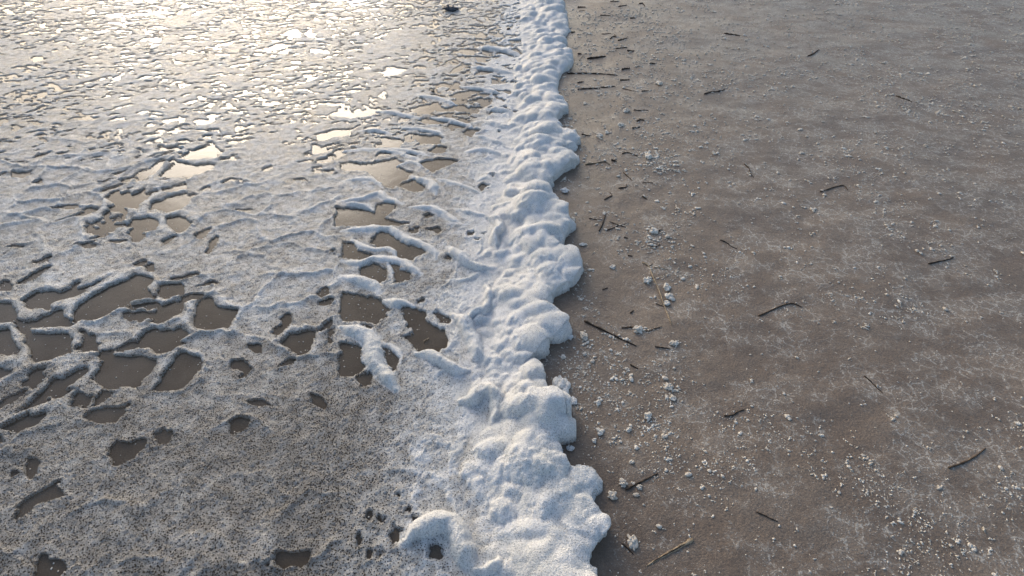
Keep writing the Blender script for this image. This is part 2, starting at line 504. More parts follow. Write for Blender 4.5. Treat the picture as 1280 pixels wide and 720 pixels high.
# ------------------------------------------------------------------ the foam: one continuous relief, finer towards the path the beach is seen from
xi = np.concatenate([np.arange(-0.98, -0.27, 0.0031), np.arange(-0.27, 0.20, 0.00135)])
ys = [-0.75]
while ys[-1] < 34:
    y = ys[-1]
    ys.append(y + (0.005 if y < 0.1 else 0.00175 if y < 7.5 else 0.008) * (y + 1.45))
ys = np.array(ys)
XI, FY = np.meshgrid(xi, ys)
FX = XI * (FY + 1.45)
# natural unevenness of every outline
wx = (fbm(FX * 16, FY * 16, 21, 4) - 0.5)
wy_ = (fbm(FX * 16 + 40, FY * 16 - 11, 22, 4) - 0.5)
QX, QY = FX + wx * 0.030, FY + wy_ * 0.030

# --- bank
near_bank = np.abs(FX - bank_mid(np.clip(FY, -3, 14))) < 0.75
bi = np.nonzero(near_bank.ravel())[0]
qx = FX.ravel()[bi] * 0.4 + QX.ravel()[bi] * 0.6; qy = FY.ravel()[bi] * 0.4 + QY.ravel()[bi] * 0.6
def signed_edge(E, qx, qy):
    d = np.full(qx.shape, 1.0); nx = np.zeros(qx.shape); ny = np.zeros(qx.shape)
    order = np.argsort(qy)                           # work in strips along the beach so that only close segments are tested
    for chunk in np.array_split(order, 60):
        lo, hi = qy[chunk].min() - 0.5, qy[chunk].max() + 0.5
        seg = [(a, b) for a, b in zip(E[:-1], E[1:]) if max(a[1], b[1]) > lo and min(a[1], b[1]) < hi]
        best = np.full(chunk.shape, 1e9); bx_ = np.zeros(chunk.shape); by_ = np.zeros(chunk.shape)
        x, y = qx[chunk], qy[chunk]
        for a, b in seg:
            dd, ex, ey = seg_dist(x, y, [a, b])
            mm = dd < best
            best = np.where(mm, dd, best); bx_ = np.where(mm, ex, bx_); by_ = np.where(mm, ey, by_)
        d[chunk], nx[chunk], ny[chunk] = best, bx_, by_
    poly = [tuple(p) for p in E] + [(-200.0, E[-1][1]), (-200.0, E[0][1])]
    ins = in_poly(qx, qy, poly)
    return np.where(ins, d, -d), nx, ny
dR, nX, nY = signed_edge(rE, qx, qy)
dLs, _, _ = signed_edge(lE, qx, qy)
dL = -dLs                                             # positive to the right of the soft inner edge

bx, by = FX.ravel()[bi], FY.ravel()[bi]
w1x, w1y = bx + wx.ravel()[bi] * 0.03, by + wy_.ravel()[bi] * 0.03
def dome(x, y, sc, seed, ball=False):
    f1, f2, cid = worley(x * sc, y * sc, seed)
    f3 = np.clip((f2 - f1) / 0.35, 0, 1)
    if ball: return np.sqrt(np.clip(0.90 - f1 * f1, 0, 1)) * (0.72 + 0.28 * cid * f3)
    return np.exp(-1.9 * f1 * f1) * (0.6 + 0.4 * cid * f3)
D1 = dome(w1x, w1y, 6.0, 31); D2 = dome(w1x, w1y, 13.0, 32, True); D3 = dome(w1x, w1y, 31.0, 33, True); D4 = dome(bx + wx.ravel()[bi] * 0.02, by, 80.0, 34)
big = fbm(bx * 2.3, by * 2.3, 35, 3)
u = np.clip(dL / (np.abs(dL) + np.abs(dR) + 1e-6), 0, 1)
env = 0.006 + 0.060 * sstep(-0.1, 0.80, u) * (0.40 + 1.2 * big) * (1 - 0.30 * sstep(2.4, 4.2, by))
Rr = 0.055
round_ = np.sqrt(np.clip(1 - (1 - np.clip(dR / Rr, 0, 1)) ** 2, 0, 1))
lump = 0.30 + 1.0 * D1
und_ = fbm(bx * 8.5, by * 8.5, 36, 4) - 0.5
Hb = round_ * (env * lump + 0.030 * und_ * sstep(-0.06, 0.10, dL) + (0.008 * (D2 - 0.35) + 0.003 * (D3 - 0.45) + 0.0022 * D4) * sstep(-0.06, 0.03, dL) + 0.006)
Hb = np.where(dR > 0, Hb, -0.05)
left_fade = sstep(-0.17, 0.12, dL + 0.07 * (fbm(bx * 9, by * 9, 37, 3) - 0.5) * 2)
Hb_film = Hb * left_fade
bank_h = np.full(FX.size, -0.05); bank_h[bi] = np.where(dR > 0, Hb_film, -0.05)
# puffs: heaps of froth balls of all sizes piled on the bank, some bulging past its outer edge
puff = bank_h.reshape(FX.shape).copy()
full_dR = np.full(FX.size, -1.0); full_dR[bi] = dR; full_dR = full_dR.reshape(FX.shape)
full_u = np.zeros(FX.size); full_u[bi] = u; full_u = full_u.reshape(FX.shape)
full_dL = np.full(FX.size, -1.0); full_dL[bi] = dL; full_dL = full_dL.reshape(FX.shape)
h0 = puff.copy()
rp = np.random.RandomState(77)
for _ in range(6500):
    cy = math.exp(rp.uniform(math.log(1.1), math.log(12.0))) - 0.95
    if cy < 0.1: continue
    cx = float(bank_mid(cy)) + rp.uniform(-0.5, 0.45)
    i = int(np.searchsorted(ys, cy)); j = int(np.searchsorted(xi, cx / (cy + 1.45)))
    if i >= len(ys) - 2 or j >= len(xi) - 2 or j < 2: continue
    d0, u0 = full_dR[i, j], full_u[i, j]
    if d0 < 0.004 or full_dL[i, j] < -0.07: continue
    farness = min(1.0, max(0.0, (cy - 0.9) / 1.3))
    r = (0.016 + (0.050 + 0.016 * farness) * rp.rand() ** 1.8) * (0.6 + 0.5 * min(1.0, u0 * 1.6))
    if d0 < 0.03: r = min(r, d0 + 0.004 + 0.008 * rp.rand())
    sink = rp.uniform(0.54, 0.92) + (1 - farness) * 0.14 + 0.15 * (1 - min(1.0, u0 * 2))
    if rp.rand() < 0.12: sink -= 0.2
    zc = max(h0[i, j], 0.0) - r * sink
    i0, i1 = np.searchsorted(ys, [cy - r, cy + r]); j0, j1 = np.searchsorted(xi, [(cx - r) / (cy + 1.45 + r), (cx + r) / (cy + 1.45 - r)])
    if i1 - i0 < 2 or j1 - j0 < 2: continue
    sl = (slice(i0, i1), slice(j0, j1))
    st = rp.uniform(0.72, 1.4)
    dd = ((FX[sl] + 1.1 * (QX[sl] - FX[sl]) - cx) / st) ** 2 + ((FY[sl] + 1.1 * (QY[sl] - FY[sl]) - cy) * st) ** 2
    cap = np.where(dd < r * r, zc + np.sqrt(np.maximum(r * r - dd, 0)), -0.05)
    puff[sl] = np.where(cap > 0.0, smax(puff[sl], cap, 0.005) - 0.001, puff[sl])
h1 = puff.copy()                                       # clusters of small froth balls on top
for _ in range(20000):
    cy = math.exp(rp.uniform(math.log(1.25), math.log(5.2))) - 0.95
    cx = float(bank_mid(cy)) + rp.uniform(-0.5, 0.45)
    if vnoise(np.array([cx * 7.0]), np.array([cy * 7.0]), 119)[0] < 0.52: continue
    i = int(np.searchsorted(ys, cy)); j = int(np.searchsorted(xi, cx / (cy + 1.45)))
    if i >= len(ys) - 2 or j >= len(xi) - 2 or j < 2 or full_dR[i, j] < 0.006 or full_dL[i, j] < -0.05: continue
    r = rp.uniform(0.005, 0.012)
    i0, i1 = np.searchsorted(ys, [cy - r, cy + r]); j0, j1 = np.searchsorted(xi, [(cx - r) / (cy + 1.45 + r), (cx + r) / (cy + 1.45 - r)])
    if i1 - i0 < 2 or j1 - j0 < 2: continue
    sl = (slice(i0, i1), slice(j0, j1))
    dd = (FX[sl] - cx) ** 2 + (FY[sl] - cy) ** 2
    cap = np.where(dd < r * r, h1[i, j] - r * rp.uniform(0.55, 0.85) + np.sqrt(np.maximum(r * r - dd, 0)), -0.05)
    puff[sl] = np.where(cap > 0.0, np.maximum(puff[sl], cap), puff[sl])
bk = puff.copy()                                       # soften the seams between the balls
for _ in range(2):
    bk[1:-1, 1:-1] = 0.4 * bk[1:-1, 1:-1] + 0.15 * (bk[:-2, 1:-1] + bk[2:, 1:-1] + bk[1:-1, :-2] + bk[1:-1, 2:])
puff = np.where((puff > 0.001) & (bk > 0.001), bk, puff)
bank_h = puff.ravel()
rightside = np.zeros(FX.size, bool)
DR = np.where(FX.ravel() > bank_mid(np.clip(FY.ravel(), -3, 14)), -1.0, 1.0); DR[bi] = dR
DR = np.where((bank_h > 0.0015) & (DR <= 0), 0.0005, DR)
DLf = np.full(FX.size, -1.0); DLf[bi] = dL

# --- film
fx, fy = FX.ravel(), FY.ravel()
QX, QY = QX.ravel(), QY.ravel()
pool = np.full(fx.shape, 0.5)
jx = QX + (fbm(fx * 55, fy * 55, 61, 4) - 0.5) * 0.024
jy = QY + (fbm(fx * 55 + 9, fy * 55, 62, 4) - 0.5) * 0.024
for P in POOLS:
    P = [tuple(p) for p in P]
    a = np.array(P); lo, hi = a.min(0) - 0.15, a.max(0) + 0.15
    s = np.nonzero((fx > lo[0]) & (fx < hi[0]) & (fy > lo[1]) & (fy < hi[1]))[0]
    if len(s) == 0: continue
    d, _, _ = seg_dist(jx[s], jy[s], P + [P[0]])
    d = np.where(in_poly(jx[s], jy[s], P), -d, d)
    pool[s] = np.minimum(pool[s], d)
# elsewhere the same net of strands and openings goes on by itself
sx = fx + (fbm(fx * 3.5, fy * 3.5, 71, 4) - 0.5) * 0.28
sy = fy + (fbm(fx * 3.5 + 5, fy * 3.5, 72, 4) - 0.5) * 0.28
f1, f2, cid = worley(sx * 4.6, sy * 6.2, 73)
g1, g2, cid2 = worley(sx * 11.0, sy * 17.0, 76)
edge_d = (f2 - f1) / 4.2 * 0.5
edge_d2 = (g2 - g1) / 10.0 * 0.5
xis = fx / (fy + 1.45)
wild = np.clip(sstep(-0.236, -0.262, xis) + sstep(2.35, 2.95, fy), 0, 1)          # away from the traced stretch
openness = fbm(fx * 1.1, fy * 1.1, 77, 3) - 0.20 * sstep(0.30, 0.05, -DLf * 1.0 + 0.0) 
openness = openness - 0.13 * sstep(2.9, 3.8, fy) - 0.05 * sstep(-0.26, -0.30, xis) - 0.30 * sstep(1.25, 0.75, fy)
has_pool = sstep(0.0, 0.02, (openness + 0.42 * (cid - 0.5)) - 0.51)
procpool = np.where(has_pool > 0.5, 0.016 + 0.02 * cid - edge_d, 0.5)
procpool2 = np.where(cid2 + 0.5 * (openness - 0.45) > 0.84 - 0.12 * sstep(2.8, 3.6, fy), 0.010 - edge_d2, 0.5)
k1, k2, cid3 = worley(sx * 26.0, sy * 38.0, 79)
procpool3 = np.where(cid3 + 0.6 * (fbm(fx * 2.1, fy * 2.1, 80, 3) - 0.5) > 0.80, 0.004 - (k2 - k1) / 26.0 * 0.5, 0.5) + 0.10 * sstep(2.7, 2.2, fy)
proc = np.minimum(np.minimum(procpool, procpool2), procpool3) + (fbm(fx * 40, fy * 40, 78, 4) - 0.5) * 0.022
pool = np.minimum(pool, proc + 0.10 * (1 - wild))
awaybank = sstep(0.10, 0.0, DLf)                       # openings only outside the bank
pool = np.where(DLf > 0.03, 0.5, pool)

edge_prof = np.sqrt(np.clip(1 - (1 - np.clip(pool / 0.009, 0, 1)) ** 2, 0, 1))
n_a = fbm(fx * 30, fy * 30, 81, 4); n_b = fbm(fx * 95, fy * 95, 82, 3)
W1, _, Wc = worley(fx * 70 + wx.ravel() * 2, fy * 70 + wy_.ravel() * 2, 83)
pits = np.clip(1 - W1 / 0.38, 0, 1) * (Wc > 0.60)
film_t = 0.005 + 0.007 * np.clip(n_a - 0.35, 0, 1) + 0.0026 * (n_b - 0.4) - 0.0050 * pits
rimlift = 0.0030 * np.exp(-((pool - 0.010) / 0.012) ** 2)
wildridge = wild * (0.0075 - 0.004 * sstep(2.6, 3.6, fy)) * np.exp(-(edge_d / 0.018) ** 2) * sstep(0.25, 0.6, fbm(fx * 2.2, fy * 2.2, 84, 3)) * (0.4 + cid)
film_t = film_t + 0.008 * sstep(2.0, 2.8, fy) * (fbm(sx * 9, sy * 16, 86, 3) - 0.4)
film_h = np.where(pool > 0, 0.0005 + edge_prof * np.maximum(film_t + rimlift + wildridge, 0.0012) * (1 - 0.4 * sstep(2.4, 3.2, fy)), -0.03)

vx_ = fx + (fbm(fx * 6, fy * 6, 111, 3) - 0.5) * 0.16; vy_ = fy + (fbm(fx * 6 + 3, fy * 6, 112, 3) - 0.5) * 0.16
vx_ = vx_ + (fbm(fx * 24, fy * 24, 117, 3) - 0.5) * 0.07; vy_ = vy_ + (fbm(fx * 24 + 7, fy * 24, 118, 3) - 0.5) * 0.07
e1, e2, ec = worley(vx_ * 6.5 + vy_ * 1.6, vy_ * 4.6, 113)
vein = np.exp(-((e2 - e1) / 0.115) ** 2) * sstep(-0.34, -0.05, DLf) * sstep(0.30, 0.55, fbm(fx * 4, fy * 4, 114, 2))
vein_h = 0.006 * vein * (0.6 + 0.8 * fbm(fx * 30, fy * 30, 115, 2))
film_h = np.where(pool > 0, film_h + vein_h * edge_prof, film_h)
cover = 0.22 * vein + 0.575 + 0.26 * (fbm(fx * 5, fy * 5, 85, 4) - 0.5)
cover += 0.04 * sstep(1.2, 3.0, fy) - 0.27 * sstep(1.45, 0.75, fy)
cover += 0.42 * sstep(-0.28 - 0.20 * sstep(1.7, 1.0, fy), 0.0, DLf + 0.10 * (fbm(fx * 7, fy * 7, 116, 3) - 0.5))
cover -= 0.22 * np.exp(-np.clip(pool, 0, 1) / 0.014) * sstep(-0.05, -0.15, DLf)
cover += 0.25 * np.clip((rimlift + wildridge) / 0.016, 0, 1)

# --- rolled strands
owner = np.full(fx.shape, -1)
strand_h = np.zeros(fx.shape)
for k, (pts, w, hh) in enumerate(STRANDS):
    C = catmull(pts, 5)
    lo, hi = C.min(0) - 0.12, C.max(0) + 0.12
    s = np.nonzero((fx > lo[0]) & (fx < hi[0]) & (fy > lo[1]) & (fy < hi[1]))[0]
    if len(s) == 0: continue
    ax = QX[s] * 0.55 + fx[s] * 0.3 + jx[s] * 0.15; ay = QY[s] * 0.55 + fy[s] * 0.3 + jy[s] * 0.15
    d, _, _ = seg_dist(ax, ay, [tuple(c) for c in C])
    wl = w * 0.72 * (0.75 + 0.55 * fbm(fx[s] * 14, fy[s] * 14, 90 + k, 2))
    t_end = np.minimum(np.hypot(ax - C[0][0], ay - C[0][1]), np.hypot(ax - C[-1][0], ay - C[-1][1]))
    wl = wl * (0.45 + 0.75 * sstep(0.0, 0.07, t_end))
    r = d / wl
    hs = 0.95 * hh * np.clip(1 - r * r, 0, 1) ** 0.8 * (0.45 + 0.55 * sstep(0.0, 0.06, t_end)) * (0.65 + 0.55 * fbm(fx[s] * 18, fy[s] * 18, 91, 2) + 0.15 * fbm(fx[s] * 70, fy[s] * 70, 92, 2)) * (r < 1)
    skirt = hh * 0.30 * np.exp(-(r / 1.25) ** 2)
    hs = np.maximum(hs, np.where(pool[s] > -0.004, skirt, 0))
    own = (r < 1) & (hs > strand_h[s])
    owner[s] = np.where(own, k, owner[s])
    strand_h[s] = np.maximum(strand_h[s], hs)
    cover[s] = np.maximum(cover[s], np.where(r < 1.25, 0.66 + 0.34 * np.clip(1.25 - r, 0, 1) / 0.6, 0))
bank_h = np.where((pool < 0) & (DLf < 0.03), -0.05, bank_h)
H = np.where(film_h > -0.01, film_h, -0.03)
H = np.where(strand_h > 0.0008, smax(np.maximum(H, -0.004), strand_h, 0.004), H)
H = np.where(DR > 0, H, -0.05)
isbank = (DLf > 0.0) & (DR > 0)
H = np.where(bank_h > 0.0004, smax(np.maximum(H, -0.004), bank_h, 0.003) , H)
cover = np.where(DLf > -0.02, np.maximum(cover, 0.72 + 0.9 * np.clip((bank_h - 0.012) / 0.05, 0, 0.35)), cover)
cover = np.clip(cover, 0.05, 1.0)

# bulging lip over the sand on the outer side
PX, PY = fx.copy(), fy.copy()
bul = 0.013 * np.sin(np.pi * np.clip(Hb / 0.075, 0, 1)) * np.exp(-np.clip(dR, 0, 1) / 0.035) * (dR > 0)
PX[bi] -= nX * bul; PY[bi] -= nY * bul
base = np.maximum(sand_z(fx, fy), 0.0)
PZ = np.where(DLf > -0.05, base * sstep(-0.05, 0.1, DLf), 0.0) + H
FV = np.stack([PX, PY, PZ], -1)

nr, nc = FX.shape
Fq = grid_faces(nr, nc)
G3 = FV.reshape(nr, nc, 3)
du = np.gradient(G3, axis=1); dv = np.gradient(G3, axis=0)
FN = np.cross(du, dv); FN /= np.linalg.norm(FN, axis=-1, keepdims=True) + 1e-12
FN = FN.reshape(-1, 3)
keep = (H[Fq].max(1) > -0.006)
Fq = Fq[keep]
fo = owner[Fq[:, 0]]
fb = isbank[Fq[:, 0]]
# far strands out of the traced stretch stay with the sheet
def largest_piece(sel):
    idx = np.nonzero(sel)[0]
    by_v = {}
    for f in idx:
        for v in Fq[f]: by_v.setdefault(int(v), []).append(int(f))
    left, best = set(idx.tolist()), []
    while left:
        st = [left.pop()]; comp = []
        while st:
            f = st.pop(); comp.append(f)
            for v in Fq[f]:
                for g in by_v[int(v)]:
                    if g in left: left.remove(g); st.append(g)
        if len(comp) > len(best): best = comp
    return best
for k in range(len(STRANDS)):
    sel = (~fb) & (fo == k)
    good = largest_piece(sel)
    drop = sel.copy(); drop[good] = False
    fo = np.where(drop, -1, fo)
def sub_mesh(name, sel, parent=None):
    q = Fq[sel]
    ids, inv = np.unique(q, return_inverse=True)
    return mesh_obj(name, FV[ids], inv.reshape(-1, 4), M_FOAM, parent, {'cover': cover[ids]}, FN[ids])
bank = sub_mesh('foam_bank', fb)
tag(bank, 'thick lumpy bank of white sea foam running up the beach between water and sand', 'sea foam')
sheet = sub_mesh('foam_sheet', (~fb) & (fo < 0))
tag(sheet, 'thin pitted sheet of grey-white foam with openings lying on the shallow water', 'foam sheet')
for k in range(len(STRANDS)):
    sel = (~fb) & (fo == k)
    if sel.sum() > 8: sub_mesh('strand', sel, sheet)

# ------------------------------------------------------------------ clumps of foam thrown onto the sand
def ico(sub):
    t = (1 + 5 ** 0.5) / 2
    V = [(-1,t,0),(1,t,0),(-1,-t,0),(1,-t,0),(0,-1,t),(0,1,t),(0,-1,-t),(0,1,-t),(t,0,-1),(t,0,1),(-t,0,-1),(-t,0,1)]
    F = [(0,11,5),(0,5,1),(0,1,7),(0,7,10),(0,10,11),(1,5,9),(5,11,4),(11,10,2),(10,7,6),(7,1,8),(3,9,4),(3,4,2),(3,2,6),(3,6,8),(3,8,9),(4,9,5),(2,4,11),(6,2,10),(8,6,7),(9,8,1)]
    V = [np.array(v) / np.linalg.norm(v) for v in V]
    for _ in range(sub):
        cache, NF = {}, []
        def midp(a, b):
            k = (min(a, b), max(a, b))
            if k not in cache:
                m = V[a] + V[b]; V.append(m / np.linalg.norm(m)); cache[k] = len(V) - 1
            return cache[k]
        for a, b, c in F:
            x, y, z = midp(a, b), midp(b, c), midp(c, a)
            NF += [(a, x, z), (b, y, x), (c, z, y), (x, y, z)]
        F = NF
    return np.array(V), np.array(F)
IV4, IF4 = ico(4)
IV0, IF0 = ico(0)
PXM = lambda x, y: (y * math.sin(PITCH) * 0 + (CAM_H * math.sin(PITCH) + y * math.cos(PITCH)) / FPX)   # metres per photo pixel at that distance

def clump(px, py, wpx, hpx, label, seed, lobes=4, mat=None, tall=0.62, cov=0.97, group='foam clumps on the sand'):
    x, y = G(px, py)
    mpp = PXM(x, y)
    a = wpx * mpp * 0.5
    th = math.atan2(CAM_H, y)
    b = max(0.55 * a, min(1.6 * a, hpx * mpp * 0.5 / max(0.35, math.sin(th)) ))
    rs = np.random.RandomState(seed)
    cs = [(0, 0, 0, 0.52)]
    for k in range(lobes):
        an = rs.uniform(0, 6.28); q = rs.uniform(0.25, 0.62)
        cs.append((q * math.cos(an), q * math.sin(an), rs.uniform(-0.1, 0.35), rs.uniform(0.25, 0.48)))
    for k in range(26):
        v = rs.normal(0, 1, 3); v /= np.linalg.norm(v); v[2] = abs(v[2]) * 1.1
        q = rs.uniform(0.40, 0.78)
        cs.append((q * v[0], q * v[1], q * v[2], rs.uniform(0.10, 0.26)))
    r = np.zeros(len(IV4))
    for cx, cy, cz, cr in cs:
        c = np.array((cx, cy, cz)); dc = IV4 @ c
        disc = dc * dc - c @ c + cr * cr
        r = np.maximum(r, np.where(disc > 0, dc + np.sqrt(np.maximum(disc, 0)), 0))
    ax, ay, az = IV4.T
    nz = fbm(ax * 3 + seed + az * 2.1, ay * 3 - az * 1.7, seed, 4) - 0.5
    f, _, _ = worley(ax * 4 + az * 3 + seed, ay * 4 - az * 2.3, seed + 3)
    r = r * (1 + 0.28 * nz)
    V = IV4 * r[:, None] * np.array([a, b, min(a, b) * tall])
    V[:, 2] = np.maximum(V[:, 2], -0.3 * min(a, b) * tall)
    z0 = float(sand_z(x, y)) + 0.18 * min(a, b) * tall
    m = mat or M_FOAM
    o = mesh_obj('foam_clump', V, IF4, m, None, {'cover': np.full(len(V), cov)})
    o.location = (x, y, z0)
    return tag(o, label, 'foam clump', group)

CL = [
 (703,484,25,32,'large white foam clump just off the outer edge of the bank over a dark hollow',6),
 (716,502,13,11,'grey foam ball on a short chain of bubbles beside the large clump',4),
 (702,507,9,8,'small foam ball touching the bank below the large clump',3),
 (729,421,14,14,'pointed white foam tuft on the sand near the bank beside the long dark stick',4),
 (711,422,12,9,'thin greyish foam puff at the foot of the bank next to the pointed tuft',4),
 (798,413,18,11,'rounded white foam clump resting at the middle of the forked twig',5),
 (842,430,15,9,'flat white foam clump lying over the end of the short dark twig at right',4),
 (836,484,13,12,'ragged white foam clump with a dark hollow, upper of a pair at right',5),
 (841,498,10,10,'ragged cream foam clump, lower of a pair at right',4),
 (809,521,14,13,'smooth egg-shaped white foam clump lying alone on bare sand',2),
 (786,537,9,8,'small pinkish white foam ball on sand left of the egg-shaped clump',3),
 (747,504,9,8,'small cream foam ball on sand right of the large clump',3),
 (750,540,13,10,'loose lacy foam clump among crumbs in front of the bank',6),
 (743,551,7,9,'small greenish white foam ball below the lacy clump',2),
 (765,620,15,15,'round fluffy foam clump left of the black stick in the foreground',4),
 (779,604,13,12,'round fluffy foam clump at the tip of the black stick in the foreground',4),
 (799,609,9,8,'small foam clump pressed against the underside of the black foreground stick',3),
 (795,619,11,6,'flattened foam smear below the black foreground stick',4),
 (790,578,9,7,'small hooked foam crumb on sand above the black foreground stick',4),
 (790,678,15,24,'tall two-lobed white foam clump on the small dark twig at the bottom',4),
 (713,561,14,9,'smeared grey foam puff lying against the hollow in the bank',4),
 (817,290,14,8,'beige foam clump in a scatter of crumbs at the right',4),
 (809,351,14,9,'flat white foam clump with a dark pit left of the pale stalk',5),
 (834,296,8,5,'small flat white foam clump right of the beige clump',3),
 (833,360,13,11,'bubbly grey foam patch right of the pale stalk, uppermost of three',6),
 (837,372,13,12,'bubbly grey foam patch right of the pale stalk, middle of three',6),
 (833,380,11,8,'bubbly grey foam patch right of the pale stalk, lowest of three',5),
 (706,239,14,7,'thin bluish foam puff in the notch below the two finger-like lobes of the bank',5),
 (716,275,8,8,'small white foam tuft by the bank at the left of the crossed twigs',4),
 (755,267,5,5,'small white foam bead at the top end of the upright thick twig',2),
 (729,306,12,5,'long low white foam crumb beside the bank below the crossed twigs',4),
 (758,166,7,6,'white foam ball on sand, right of two, beyond the finger-like lobes',3),
 (749,170,9,6,'bluish foam puff on sand, left of two, beyond the finger-like lobes',4),
 (824,105,10,7,'white foam tuft with a dark shadow at the upper right',4),
 (783,139,11,5,'low white foam crumb on sand near a thin straight twig',4),
 (776,157,10,5,'long white foam crumb left of the curled dark chip',4),
 (766,334,9,6,'small white foam crumb on bare brown sand opposite the widest lobe',4),
 (731,443,7,7,'small round foam ball, right of a pair in the field of crumbs',2),
 (704,446,8,7,'small round foam ball, left of a pair by the shaded edge of the bank',3),
 (811,197,12,9,'bright white foam splash at the edge of the crumb field at right',5),
]
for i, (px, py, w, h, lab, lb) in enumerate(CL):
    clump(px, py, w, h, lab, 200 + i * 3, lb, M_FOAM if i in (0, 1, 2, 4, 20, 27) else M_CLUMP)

# ------------------------------------------------------------------ sticks, stalks and weed
rng = random.Random(5)
def tube(P, rad, sides=8, seed=1, flat=1.0):
    P = np.asarray(P, float); n = len(P)
    rs = np.random.RandomState(seed)
    V, F = [], []
    for i in range(n):
        t = P[min(i + 1, n - 1)] - P[max(i - 1, 0)]; t /= np.linalg.norm(t) + 1e-9
        s = np.cross(t, (0, 0, 1)); s /= np.linalg.norm(s) + 1e-9
        u_ = np.cross(s, t)
        for k in range(sides):
            an = 2 * math.pi * k / sides
            r = rad[i] * (0.85 + 0.3 * rs.rand())
            V.append(P[i] + s * math.cos(an) * r + u_ * math.sin(an) * r * flat)
    for i in range(n - 1):
        for k in range(sides):
            a, b = i * sides + k, i * sides + (k + 1) % sides
            F.append((a, b, b + sides)); F.append((a, b + sides, a + sides))
    c0, c1 = len(V), len(V) + 1
    V += [P[0], P[-1]]
    for k in range(sides):
        F.append((c0, (k + 1) % sides, k)); F.append((c1, (n - 1) * sides + k, (n - 1) * sides + (k + 1) % sides))
    return np.array(V), np.array(F)

def stick(name, pts_px, r_mm, mat, label=None, cat='twig', group='twigs on the sand', parent=None, lift=0.0, taper=0.55, water=False, flat=1.0):
    pts = [G(x, y, 0.0 if water else None) for x, y in pts_px]
    if len(pts) == 2:
        a, b = np.array(pts[0]), np.array(pts[1])
        L = np.linalg.norm(b - a); nrm = np.array((-(b - a)[1], (b - a)[0])) / (L + 1e-9)
        pts = [a, a + (b - a) * 0.35 + nrm * L * rng.uniform(-.07, .07), a + (b - a) * 0.7 + nrm * L * rng.uniform(-.07, .07), b]
    C = catmull(pts, 6 if len(pts) <= 4 else 5)
    n = len(C); r0 = r_mm / 1000.0
    t = np.linspace(0, 1, n)
    rad = r0 * (1 - (1 - taper) * t) * (1 + 0.22 * np.sin(t * 23 + rng.random() * 6))
    rad[0] *= 0.7; rad[-1] *= 0.6
    zz = (np.zeros(n) + 0.002) if water else sand_z(C[:, 0], C[:, 1])
    zz = np.maximum(zz, np.polyval(np.polyfit(t, zz, 1), t)) + rad * 0.65 * flat + lift * np.sin(t * math.pi) 
    V, F = tube(np.column_stack([C, zz]), rad, 8, rng.randrange(9999), flat)
    o = mesh_obj(name, V, F, mat, parent)
    if label: tag(o, label, cat, group)
    return o

